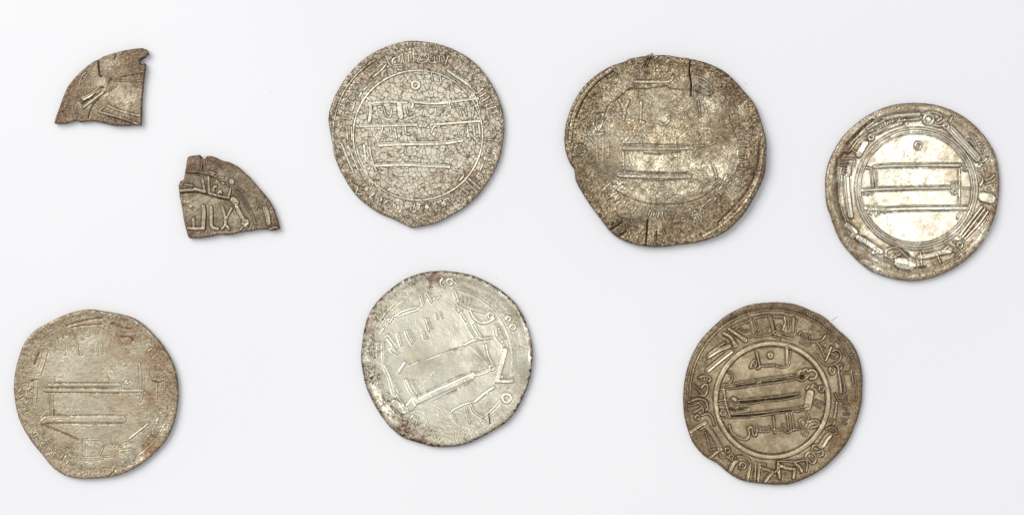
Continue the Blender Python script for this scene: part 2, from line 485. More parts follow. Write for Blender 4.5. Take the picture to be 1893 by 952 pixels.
        mesh_np(nm, LV, f2, mat, {'stain_shade': stain_shade[uq]*(1-.55*cov), 'dirt_shade': ds[uq]*(1-cov)*.9, 'coarse': co[uq]*(1-.5*cov), 'polish_highlight': polish_highlight*min(1, H/1.7e-4)**.7*cov*wn[uq]*(.55+.45*smooth(.3, .6, nz.fbm(x[uq]+8, y[uq]+2, 6, 2)))}, root)  # stroke tops coloured paler: highlights painted on top of rubbed wear
    return root

# ------------------------------------------------------------------ 1. cracked pale coin, top centre
M_A = coin_material("crackled_silver", (.71, .67, .535), (.57, .50, .37), (.34, .20, .12), (.075, .050, .030), .42, .86,
                    speck=.10, tone_bias=.52, bump=1.2, crackle=True, offset=.013, grain=.6)
fA = (590, 60, 2.506)
sA = parse("""
@ 590 60 2.506
inner_circle 11.2 13.0 : arc 458 478 300 300 0 360
text_line 14.6 20.3 n : 240,328 320,322 405,326
text_line 15.7 23.2 n : 435,322 520,330 600,326 ; 600,324 660,316 735,306
text_line 10.1 17.4 : 460,342 540,344 596,342 606,330
text_line 16.8 24.6 n : 176,436 300,432 450,428
text_line 14.6 21.8 : 520,430 640,420 742,412
text_line 22.4 23.2 n : 275,522 400,516 560,514 660,500
text_line 20.2 18.8 n : 268,616 400,612 500,618 600,622
letter 17.9 18.8 : 236,336 240,372 232,412
letter 10.1 18.8 : 262,350 268,380 276,412 ; 262,352 290,345
letter 26.9 21.8 : 372,335 378,392
letter 10.1 20.3 : 296,440 290,470 310,486
letter 11.2 17.4 : 352,450 360,494
letter 13.4 20.3 : 425,312 435,335 430,352
letter 11.2 20.3 : 700,308 715,285 735,330 725,345
letter 9.0 17.4 : 735,335 745,372 ; 715,345 712,400
letter 12.3 15.9 : 688,440 690,485 ; 715,435 720,480 ; 740,430 745,470
annulet 14.6 20 : o447,246,17
letter 9 18 : 520,470 530,440 545,436 ; 470,440 478,418 490,440 505,420
letter 8 16 : 560,350 575,368 ; 620,345 640,340
letter 10 18 : 690,455 700,500 ; 720,455 724,492 740,500
letter 9 17 : 440,470 455,492 480,500 496,492
letter 9 16 : 520,190 525,225 ; 560,195 566,240
letter 10 18 : 150,440 152,500 ; 128,440 132,500
letter 10 18 : 700,470 745,520
letter 10.1 17.4 : 310,112 326,150 345,165 ; 310,150 290,175 250,210
letter 9.0 17.4 : 385,100 392,140 402,146 ; 372,112 370,138
letter 9.0 20.3 : 412,82 416,142 ; 436,74 440,140
letter 10.1 17.4 : 355,118 340,130 345,150 385,150
letter 7.8 17.4 : 466,110 458,140 500,136 498,112
letter 7.8 17.4 : 505,100 514,140 560,138 ; 535,112 536,140 ; 556,108 560,140
letter 7.8 15.9 : 575,110 590,150 ; 598,112 584,150
letter 15.7 17.4 n : 598,180 650,215 700,250
letter 7.8 15.9 : 560,175 600,195 640,240 690,275
letter 10.1 20.3 : 700,255 722,278 712,300 ; 730,285 760,262
letter 9.0 21.8 : 745,300 775,282 ; 755,322 790,298 ; 765,345 808,325
letter 9.0 20.3 : 785,355 820,345 ; 795,378 832,366 ; 775,335 785,400
letter 10.1 18.8 : 640,640 670,660 650,690 ; 680,690 730,740 ; 695,680 745,725
letter 9.0 18.8 : 655,720 700,750 ; 665,745 690,775
letter 11.2 17.4 n : 105,518 130,585 160,650
letter 10.1 17.4 n : 135,528 160,590 182,640
letter 11.2 15.9 n : 175,540 190,590 215,640 235,690
letter 12.3 17.4 n : 208,525 216,600
letter 11.2 17.4 n : 235,540 245,590 265,640
letter 10.1 18.8 : o225,625,12 ; 195,600 215,610
letter 10.1 18.8 : 150,700 180,720 170,745 200,750
letter 9.0 17.4 : 230,690 250,700 235,730 ; 260,690 265,720
outer_line 7.8 10.2 : arc 456 476 392 400 150 240
outer_line 6.7 8.7 : arc 456 476 385 395 285 350
-groove 9 10 c : arc 456 476 382 396 205 240
letter 10 18 : 330,440 334,468 ; 400,440 404,470 420,474
letter 10 18 : 640,455 650,480 664,484 668,455
letter 9 16 : 300,350 310,385 330,392 336,360
letter 9 16 : 405,345 412,380 430,384
letter 9 16 : 480,360 486,392 ; 540,352 544,380 560,384
letter 9 16 : 650,350 660,390 ; 676,345 684,385
letter 9 15 : 400,540 404,570 ; 360,545 376,560 392,548
letter 9 15 : 590,530 600,560 620,560
""")
sA += teeth(Frame(*fA), 456, 478, 330, 100, 142, 5, 36, 9, 20, 5)
sA += teeth(Frame(*fA), 456, 478, 325, 192, 224, 5, 44, 9, 20, 8)
sA += teeth(Frame(*fA), 456, 478, 330, 2, 36, 5, 34, 9, 20, 9)
sA += teeth(Frame(*fA), 456, 478, 320, 62, 98, 5, 38, 9, 17, 11)
build_coin("coin", "pale silver coin covered all over in a fine net of dark cracks", "coin", "silver coins lying on the white paper",
    fA, [(420,40),(520,48),(600,70),(680,110),(740,160),(790,225),(830,300),(852,370),(858,440),(850,520),(835,590),(800,665),(750,740),(690,800),(620,845),(540,885),(470,900),(430,905),(395,890),(350,868),(290,843),(235,810),(180,765),(135,705),(95,635),(70,570),(60,510),(45,430),(43,395),(50,355),(75,290),(110,230),(150,180),(200,130),(260,90),(330,60)],
    sA, M_A, 11, bumps=[(470, 560, 260, .00008)],
    stains_shade=[(180,730,80,.9),(560,140,70,.7),(690,700,70,1),(250,170,90,.6),(560,640,60,.4),(770,330,60,.6),(520,840,120,.4)],
    coarse=.10, coarse_rim=.60, rim=(.00004, 14), wear=.08, rough_h=.000018, hammer=.000018, dirt_shade_gain=.9, stain_amt=.25, polish_highlight=.95, rim_dirt_shade=(.6, 2.2))

# ------------------------------------------------------------------ 2. big bent coin, top right of centre
M_B = coin_material("toned_bent_silver", (.55, .495, .37), (.36, .285, .18), (.21, .125, .065), (.075, .048, .026), .31, .95,
                    speck=.42, speck_size=2.9, tone_bias=.50, bump=1.3, offset=.031)
fB = (1025, 80, 2.41)
sB = parse("""
@ 1025 80 2.41
-groove 4 5 : 232,300 245,275 300,235 340,206 420,205 500,192
-groove 4 5 : 500,192 520,205 600,212 ; 620,212 690,236 712,212
-groove 4 5 : 272,655 330,688 430,716 560,716 640,694 700,660 730,630
-groove 4 5 : 195,388 216,345 232,300
-groove 3 4 : 310,452 400,450 480,453 580,452
-groove 4 5 : 400,492 480,494 560,486
-groove 4 6 : 305,570 400,576 480,578 590,578
-groove 4 5 : 280,600 340,604 470,614 580,606
-groove 4 4 : 370,164 430,166 500,158
-groove 4 4 : 336,206 400,184 ; 350,186 440,182
text_line 20 13 n : 312,470 400,470 500,472 610,466
text_line 24 13 n : 290,588 400,592 520,595 600,592
text_line 14 9 n : 360,174 440,174 510,172 530,150
annulet 9 11 : o262,160,20
annulet 9 11 : o114,478,24
annulet 7 8 : o815,620,14
letter 14 10 : 290,255 312,305 308,340 ; 330,258 312,305
letter 14 9 : 388,262 384,350 400,355
letter 12 11 : 462,352 485,366 510,350 510,330
letter 11 10 n : 216,440 214,545
letter 10 10 n : 188,450 192,540
letter 10 9 n : 240,450 240,510
letter 9 9 : 160,480 158,520
letter 16 10 n : 218,320 200,380 150,398 ; 155,410 215,404
letter 10 9 : 178,340 176,370 190,385
letter 12 9 : 306,490 308,560
letter 12 11 : 705,545 716,570 722,600
letter 10 9 : 640,460 690,455 720,440 ; 640,430 660,410
letter 12 9 : 630,150 670,165 700,195 ; 640,180 690,215
letter 9 8 : 640,260 650,330 ; 670,280 690,350
rim_fold 18 16 : 70,440 82,340 120,250 180,175 250,122
rim_fold 14 10 : 930,470 915,570 880,660 820,745 740,815 660,862
-groove 10 12 : 915,440 905,540 870,640 800,730 730,800
-groove 7 9 : 100,330 140,240 200,170 260,130
-groove 3.7 48 k : 606,70 600,130 608,180 606,235
-groove 4.3 32 k : 245,835 300,798
-groove 4.3 29 k : 285,862 320,838
-groove 4.3 40 k : 415,788 407,904
-groove 1.9 20 k : 455,840 453,892
-groove 2.5 24 k : 418,66 402,108
-groove 2.5 21 k : 430,64 412,110
-groove 1.9 18 k : 75,540 90,560
-groove 1.9 16 k : 155,716 165,708
""")
sB += teeth(Frame(*fB), 490, 478, 330, 330, 380, 7, 50, 9, 12, 15)
sB += teeth(Frame(*fB), 490, 478, 300, 20, 76, 7, 50, 9, 12, 16)
sB += teeth(Frame(*fB), 490, 478, 280, 78, 150, 8, 48, 9, 11, 17)
build_coin("coin", "largest coin, bent, with a dark crack running down from its top edge", "coin", "silver coins lying on the white paper",
    fB, [(60,330),(85,265),(130,195),(190,140),(250,105),(310,84),(335,70),(380,62),(405,58),(422,52),(440,44),(443,66),(452,56),(500,55),(560,65),(600,70),(650,82),(700,98),(760,130),(810,175),(850,220),(890,270),(915,330),(935,400),(944,450),(943,520),(935,590),(905,660),(888,690),(860,740),(820,790),(770,835),(720,862),(650,885),(560,898),(470,908),(400,905),(340,892),(290,870),(245,835),(200,775),(155,715),(120,660),(95,610),(88,562),(72,540),(55,500),(45,450),(47,390)],
    sB, M_B, 23, N=420,
    bumps=[(810,255,70,-.00060),(600,170,120,.00028),(770,330,90,.00030),(180,640,110,-.00050),(300,760,90,.00030),(370,545,180,.00045),(500,300,150,.00022),(560,820,90,-.00036),(300,840,70,-.0004),(700,560,90,.00034),(100,420,70,.00022),(880,520,60,.0004),(430,100,60,-.0003)],
    stains_shade=[(810,250,80,.8),(620,160,90,.6),(880,580,90,.9),(800,760,100,.7),(540,820,110,.6),(290,800,70,.7),(430,90,60,.55),(180,650,80,.45),(820,420,110,.5),(690,480,60,.5)],  # dents at upper right and lower left get their fold shade as colour
    coarse=.30, coarse_rim=.60, rim=(.00007, 18), wear=.30, rough_h=.000030, hammer=.00006, lift=.0001, dish=.00025, polish_highlight=.35, rim_dirt_shade=(.8, 2.6), stain_amt=.5,
    bright=[(480,545,130,.65),(520,340,120,.3),(400,650,110,.45),(720,570,50,.6),(600,620,100,.35)])  # glow on the bulging middle painted as pale patches

# ------------------------------------------------------------------ 3. bright coin, far right
M_C = coin_material("bright_silver", (.70, .66, .54), (.43, .36, .24), (.33, .20, .12), (.10, .060, .035), .34, .97,
                    speck=.20, speck_size=2.8, tone_bias=.51, bump=.95, offset=.047, grain=.7)
fC = (1510, 175, 2.644)
sC = parse("""
@ 1510 175 2.644
inner_circle 11 16 b : arc 489 461 296 294 0 360
inner_circle 9 15 b : arc 487 459 274 272 0 360
text_line 20 24 : 285,356 350,350 480,347 700,346
text_line 19 26 : 222,470 300,464 480,458 655,456
text_line 8 16 : 700,460 758,460
text_line 24 26 : 240,558 340,562 440,558 600,556 735,556
letter 11.0 17.6 : 268,362 276,450 ; 232,358 270,362
letter 9.8 16.5 : 290,362 290,446
letter 12.2 18.7 : 697,362 698,450 697,540
letter 9.8 17.6 : 706,345 730,348 738,360 728,370 716,366
letter 8.5 15.4 : 230,484 234,485 ; 250,488 254,488 ; 270,486 274,486
letter 8.5 14.3 : o262,576,9 ; 240,560 256,548
letter 8.5 14.3 : o300,574,8 ; 290,538 292,590
letter 8.5 13.2 : 320,568 332,576 345,565
letter 8.5 13.2 : 715,574 695,590 690,606
letter 7.3 13.2 : 662,432 690,430 ; 660,474 675,484 690,472
letter 7.3 13.2 : 662,446 664,486 ; 676,440 678,488 ; 690,446 692,484
annulet 11 12 : o497,250,15
annulet_dot 6 8 : 495,251 498,251
outer_line 7 13 : arc 486 461 378 378 128 196
outer_line 7 12 : arc 486 461 378 378 18 60
outer_line 7 12 : arc 486 461 382 382 96 128
-groove 12 30 k : 272,126 230,160 190,200 152,240
-groove 8 22 k : 122,300 138,285 155,290 170,275
-groove 14 12 : 100,320 98,420 108,520 130,610
-groove 12 16 : 255,215 300,190 380,150 430,140
-groove 12 18 k : 405,752 440,775 455,795
-groove 8 16 k : 460,850 500,845 535,842
letter 31.7 26.4 n : 146,405 150,470 158,540 166,592
letter 9.8 24.2 : 106,346 188,346
letter 9.8 22.0 : 108,333 150,330 ; 122,316 180,314 186,340
letter 8.5 22.0 : 128,360 150,364 ; 130,374 150,377 ; 130,388 150,390
letter 26.8 22.0 : 160,350 156,390
letter 36.6 28.6 : 207,292 238,240
letter 11.0 24.2 : 160,280 200,225 250,190
letter 11.0 19.8 : 170,268 215,300
letter 17.1 24.2 : o266,208,12
letter 22.0 24.2 : 268,200 330,170 380,150 415,138
letter 14.6 19.8 : 250,170 290,148 330,128
letter 24.4 19.8 : 330,120 400,105 500,98
letter 17.1 19.8 : 400,130 450,125 500,120
letter 17.1 22.0 : o548,122,24
letter 14.6 22.0 : 520,98 560,88 600,98 610,116 590,130
letter 17.1 22.0 : 560,145 600,155 640,148
letter 15.9 24.2 : o634,154,13
letter 11.0 24.2 : 650,140 662,112
letter 41.5 26.4 n : 655,170 710,230 785,312
letter 9.8 19.8 : 745,222 770,250
letter 7.3 17.6 : 775,212 784,216 ; 782,228 794,226 ; 790,244 800,240
letter 7.3 17.6 : 798,258 808,252 ; 806,272 816,268 ; 770,205 815,290
letter 13.4 28.6 : 785,322 812,330 832,314
letter 13.4 26.4 : 798,355 806,342 820,345 830,372
letter 11.0 28.6 : 824,420 850,410 868,392
letter 11.0 28.6 : 828,436 856,428 874,410
letter 11.0 22.0 : 780,366 800,376 812,368 ; 800,330 826,372
letter 14.6 22.0 : 800,400 812,420 800,445
letter 8.5 22.0 : 838,460 860,474 870,440
letter 53.7 15.4 w : 815,500 850,510
letter 15.9 24.2 : 808,548 760,610 700,688
letter 15.9 25.3 : 822,558 770,625 712,698
letter 15.9 24.2 : 835,572 790,635 724,706
letter 14.6 22.0 : o702,735,12
letter 12.2 19.8 : 672,718 690,726 ; 700,750 722,775
letter 11.0 22.0 : 640,738 700,788
letter 31.7 24.2 : 505,795 560,785 620,768 652,765
letter 17.1 24.2 : 620,765 640,745 662,752
letter 15.9 24.2 : 590,785 604,822
letter 12.2 24.2 : 508,768 514,836 ; 496,792 520,790
letter 9.8 19.8 : 612,832 650,812 695,796
letter 15.9 26.4 : 338,792 340,765 365,750 400,752 440,790 480,812
letter 15.9 22.0 : 340,790 370,798 410,780
letter 13.4 24.2 : o376,798,13
letter 61.0 17.6 w : 410,822 460,830
letter 34.2 24.2 : 205,700 260,732 312,768
letter 11.0 22.0 : 205,690 196,708 ; 224,700 216,720 ; 240,712 234,730
letter 14.6 22.0 : 285,755 276,776 300,772
letter 31.7 15.4 w : 150,640 190,670 180,690
""")
sC += teeth(Frame(*fC), 480, 465, 345, 236, 262, 4, 30, 9, 16, 21)
build_coin("coin", "bright silver coin with three long raised bars and a shiny glare in its middle", "coin", "silver coins lying on the white paper",
    fC, [(440,42),(520,42),(600,55),(680,85),(750,130),(810,190),(850,245),(880,310),(893,400),(893,470),(880,560),(862,620),(830,690),(790,750),(740,800),(680,845),(610,880),(540,902),(470,912),(400,905),(330,888),(270,865),(210,820),(160,770),(120,720),(95,670),(70,600),(50,540),(43,470),(45,400),(60,330),(90,265),(130,205),(180,155),(240,108),(310,72),(380,50)],
    sC, M_C, 37,
    bumps=[(487,460,310,-.00020),(620,650,110,-.00016),(330,300,120,.00010),(700,420,90,.00010),(420,520,60,-.00003),(560,300,70,-.00004),(860,620,80,.0002),(100,560,80,.0002)],
    stains_shade=[(140,280,60,.9),(112,450,45,.8),(150,560,35,.7),(210,760,90,.8),(790,180,60,.8),(840,420,60,.9),(850,600,50,.9),(400,765,50,.8),(780,640,60,.7),(560,790,50,.5),(720,200,50,.5),(740,540,60,.4),(497,255,44,.45),(130,650,60,.5),(640,320,60,.2)],
    coarse=.05, coarse_rim=.55, rim=(.00016, 26), wear=.2, rough_h=.000007, hammer=.000016, dirt_shade_gain=1.0, moat=2.4, rimdark=.25, stain_amt=.22, polish_highlight=.5, relief=1.0, soft=3.2,
    bright=[(420,260,120,.8),(480,420,130,.7),(430,640,100,.7),(560,120,60,.5),(820,700,60,.7),(300,870,50,.6)])  # glare of the middle painted paler into the silver

# ------------------------------------------------------------------ 4. flat worn coin, lower left
M_D = coin_material("worn_beige_silver", (.61, .55, .42), (.46, .385, .26), (.32, .185, .10), (.12, .08, .05), .40, .90,
                    speck=.30, speck_size=2.5, tone_bias=.50, bump=.75, hatch=.9, offset=.071)
fD = (10, 555, 2.759)
sD = parse("""
@ 10 555 2.759
text_line 19 14 : 225,434 300,432 450,432 586,432
text_line 18 14 : 200,458 300,460 450,462 600,462 700,462
text_line 34 13 : 192,618 220,606 340,606 480,606 600,607
letter 8 10 : 250,395 250,425
letter 8 10 : 224,478 222,596
letter 9 11 : 243,480 242,594
letter 7 9 : 250,592 300,592 360,600
-groove 3 7 : 256,584 360,586 556,584
-groove 3 7 : 200,630 330,628 420,631 600,629
-groove 3 6 : 252,420 400,420 530,421
-groove 3 7 : 205,446 350,447 560,448
-groove 3 7 : 205,472 350,470 580,474
-groove 7 10 : 184,632 260,662 360,704 372,712
-groove 3 6 : 185,640 200,690 190,640
-groove 5 8 : 249,560 250,584
letter 20 13 n : 156,412 154,470 148,530
letter 24 12 n : 206,262 190,320 172,372
letter 9 10 : 112,374 140,380 182,382
-groove 8 14 : 172,268 150,325
-groove 6 12 : 135,408 160,408
-groove 7 12 : 312,130 370,112 430,98 495,90
-groove 5 10 : 340,138 420,126 490,122
-groove 8 12 : 540,118 600,140 640,148
-groove 6 13 : 590,185 640,190 650,205
letter 10 8 : 300,230 305,278
letter 10 8 : 368,228 372,272 388,278
letter 9 8 : 340,262 350,240
letter 9 7 : 470,220 472,280 ; 492,225 495,270
letter 13 11 : 684,325 690,390 690,448
letter 9 10 : 672,340 672,440
letter 8 10 : 704,360 708,460
letter 9 8 : 590,420 620,425 640,415 ; o620,420,8
-groove 5 13 : 750,408 780,418 806,412
letter 12 10 : 772,430 770,520
letter 9 9 : 720,330 740,400 770,400
letter 8 9 : 700,470 690,520
letter 12 10 : 632,706 680,668 728,630
annulet 10 11 : o196,740,14
annulet 8 11 : o640,796,20
annulet 6 8 : o640,796,37
annulet_dot 7 8 : 640,795 641,796
letter 7 10 : 388,712 390,800 ; 404,720 402,798
letter 7 10 : 404,712 440,710 482,712 500,740 490,770 470,812
letter 7 9 : 330,780 400,802 480,800 540,795
letter 6 9 : 380,812 440,812 500,806
letter 8 9 : 540,735 545,750 560,735 ; 580,730 600,740 ; 625,725 655,735
letter 8 9 : 570,735 590,745 610,730 640,728
letter 9 8 : 580,770 640,760
letter 8 9 : 255,760 275,780 300,790 ; 240,700 250,740
letter 8 8 : 300,750 320,760 310,735 ; 210,790 240,775
outer_line 7 7 : arc 460 478 385 380 20 56
outer_line 6 5 : arc 460 478 372 385 95 140
-groove 5 9 : 525,895 545,880 560,860
letter 7 7 : 180,600 200,575 225,560
letter 9 8 : 65,470 80,455 95,475 80,490
""")
sD += teeth(Frame(*fD), 460, 478, 345, 320, 355, 5, 34, 8, 7, 31)
sD += teeth(Frame(*fD), 460, 478, 330, 226, 262, 5, 34, 7, 9, 32)
sD += teeth(Frame(*fD), 460, 478, 350, 110, 150, 6, 34, 8, 10, 33)
sD += teeth(Frame(*fD), 460, 478, 345, 5, 40, 5, 40, 8, 10, 34)
sD += teeth(Frame(*fD), 460, 478, 350, 160, 192, 4, 36, 8, 9, 35)
build_coin("coin", "worn beige coin in the lower left corner with two flat bars across its middle", "coin", "silver coins lying on the white paper",
    fD, [(430,47),(500,55),(580,70),(650,90),(710,130),(760,180),(800,225),(840,290),(865,350),(880,430),(880,510),(868,590),(850,650),(820,710),(770,770),(700,830),(620,875),(540,900),(460,908),(400,910),(350,905),(300,890),(240,850),(190,790),(140,730),(95,660),(65,590),(48,510),(42,440),(48,370),(65,300),(95,220),(150,155),(220,115),(290,80),(360,57)],
    sD, M_D, 41, bumps=[(300,340,90,.00009),(560,380,80,.00006),(430,620,200,-.00005),(740,760,70,-.00010)],
    stains_shade=[(790,300,110,.85),(620,160,110,.8),(735,500,45,1),(760,760,85,1),(860,420,60,.8),(160,300,50,.5),(330,140,100,.5),(260,790,70,.4),(330,660,50,.4),(850,480,60,.6)],
    coarse=.12, coarse_rim=.42, rim=(.00005, 14), wear=.2, rough_h=.000013, hammer=.000020, dirt_shade_gain=.6, dish=.0001, polish_highlight=.15, stain_amt=.30, relief=.55,
    bright=[(300,350,90,.7),(420,220,90,.5),(540,370,60,.6),(300,520,60,.5),(430,610,120,.3)],  # soft highlights near the middle painted as pale colour
    pits=[(840,420,70,.7),(800,250,80,.7),(80,330,60,.6),(700,120,80,.5)])

# ------------------------------------------------------------------ 5. pale coin with dark ragged rim, lower centre
M_E = coin_material("pale_grey_silver", (.70, .67, .555), (.55, .505, .37), (.24, .13, .085), (.050, .025, .02), .36, .92,
                    speck=.10, speck_size=2.8, tone_bias=.52, bump=.5, offset=.093, grain=.6)
fE = (650, 485, 2.683)
sE = parse("""
@ 650 485 2.683
outer_line 5 8 : arc 452 478 350 352 278 372
outer_line 5 8 : arc 452 478 364 366 274 375
outer_line 5 7 : arc 452 478 378 380 300 350
outer_line 5 8 : arc 455 480 352 350 208 236
outer_line 5 7 : arc 455 480 368 364 200 232
outer_line 5 8 : arc 452 475 356 352 124 150
outer_line 5 7 : arc 452 475 368 366 38 60
outer_line 5 7 : arc 452 475 354 352 36 58
annulet 12.6 14.0 : o487,98,15
annulet 11.5 12.0 : 452,82 440,98 446,118 462,122
annulet 9.2 11.0 : 498,78 515,84 525,104
annulet 12.6 17.0 : o800,322,13
annulet 12.6 17.0 : 764,284 776,270 790,278 782,292
annulet 17.2 18.0 : o769,674,21
letter 13.8 16.0 : 514,150 528,190
letter 19.5 20.0 n : 530,194 575,222 655,246
letter 9.2 15.0 : 546,172 552,190 ; 568,180 574,196 ; 590,186 586,204
letter 16.1 18.0 : 590,242 604,275 640,300 682,296 706,278
letter 13.8 16.0 : o690,264,14
letter 18.4 18.0 n : 712,318 722,362 744,392
letter 9.2 16.0 : 722,312 736,328 ; 730,330 748,344 ; 738,352 752,360
letter 10.3 15.0 : 752,372 764,378 ; 748,392 756,420
letter 25.3 32.0 : 764,436 746,500 722,590
letter 19.5 30.0 : 724,588 760,590 796,589
letter 11.5 20.0 : o744,568,5
letter 16.1 16.0 : 704,622 660,652 616,690
letter 9.2 16.0 : 690,628 672,656 ; 672,640 654,664 ; 652,650 638,680
letter 10.3 13.0 : 616,690 560,705 505,732 498,750 520,790
letter 10.3 12.0 : 570,722 586,798
letter 11.5 14.0 : 592,706 610,742 654,770
-groove 5 12 k : 681,752 687,800
text_line 30 10 : 325,690 420,645 520,600 606,560
text_line 18 15 n : 610,560 650,548 690,532
letter 46.0 15.0 : 290,716 310,690
letter 18.4 16.0 n : 272,586 295,635 320,668
letter 8.0 12.0 : 300,590 318,625 345,662
-groove 2.5 4 c : 278,512 330,488 ; 372,480 450,450 560,415
-groove 2 3 c : 320,664 440,608 520,570 600,540
-groove 2 3 c : 330,712 420,682 500,640 600,590
text_line 12 5 : 560,412 610,388 690,375
letter 18.4 15.0 : 180,366 200,392 224,424
letter 12.6 13.0 : 232,358 246,410
letter 13.8 14.0 : 274,345 284,372 300,400
letter 9.2 12.0 : 288,340 312,388
letter 13.8 14.0 : 366,284 384,338
letter 9.2 12.0 : 380,284 400,330
letter 11.5 12.0 : 360,350 362,372 374,375
letter 9.2 11.0 : 418,258 428,282 ; 440,252 450,276
letter 10.3 14.0 : 342,160 356,200 340,225
letter 12.6 15.0 : 374,155 396,196
letter 8.0 12.0 : 404,190 414,178 ; 425,180 440,172
letter 10.3 12.0 n : 216,268 260,242 320,226 332,234 280,252 230,270
letter 9.2 12.0 : 206,270 196,290 ; 190,282 178,305
letter 11.5 14.0 : o188,290,8 ; 160,330 150,345
letter 10.3 14.0 : 512,216 528,246 ; 524,212 534,246 ; 542,208 546,246
letter 12.6 15.0 : 544,250 556,272 568,290
letter 10.3 13.0 : 575,308 600,352 622,388
letter 13.8 15.0 : 604,302 628,345 652,382
letter 12.6 14.0 : 622,374 650,380 682,376
letter 14.9 16.0 : 668,412 676,460 700,510
letter 9.2 14.0 : 622,436 660,476 694,520
letter 11.5 16.0 : o696,524,12
letter 11.5 13.0 n : 156,398 160,500
letter 9.2 11.0 : 135,400 132,460
letter 16.1 13.0 n : 168,520 195,585 212,650
letter 9.2 10.0 : 185,524 212,590 240,642
letter 41.4 14.0 w : 215,700 260,735
letter 13.8 13.0 : 225,660 250,700 280,740
letter 16.1 11.0 w : 235,545 250,520 265,500
letter 20.7 10.0 w : 200,430 225,450
""")
sE += teeth(Frame(*fE), 452, 478, 318, 100, 128, 3, 34, 8, 8, 41)
sE += teeth(Frame(*fE), 452, 478, 350, 165, 195, 4, 36, 8, 9, 42)
build_coin("coin", "pale grey coin with a ragged dark maroon edge and one slanting raised bar", "coin", "silver coins lying on the white paper",
    fE, [(440,42),(520,48),(600,65),(680,100),(750,145),(810,200),(850,265),(880,340),(897,430),(895,510),(885,580),(860,650),(820,730),(770,790),(700,835),(640,870),(570,900),(480,915),(400,912),(330,893),(260,870),(200,825),(150,765),(110,700),(75,625),(58,560),(47,480),(52,400),(65,320),(90,250),(130,190),(190,135),(260,85),(350,52)],
    sE, M_E, 53,
    bumps=[(870,470,60,.00022),(450,420,300,.00008),(620,500,70,-.00005),(300,680,60,.00006)],
    stains_shade=[(240,840,90,.95),(90,350,60,.75),(760,590,50,.6),(330,880,80,.9),(400,50,80,.9),(630,500,50,.25),(820,640,40,.4),(70,520,40,.6)],
    coarse=.02, coarse_rim=.30, rim=(.00008, 20), wear=.03, rough_h=.000006, hammer=.000014, dirt_shade_gain=.22, rimdark=.5, stain_amt=.06, polish_highlight=.95, rim_dirt_shade=(1.0, 4.5), relief=.7,
    bright=[(180,420,90,.8),(200,700,70,.8),(880,480,40,.8),(860,340,40,.8),(400,780,90,.5),(560,350,90,.4)],
    pits=[(110,420,80,.9),(90,560,80,.9),(170,720,90,1),(260,830,90,1),(380,890,70,1),(140,250,60,.7),(300,80,60,.7),(840,260,30,.7),(560,880,60,.6)])

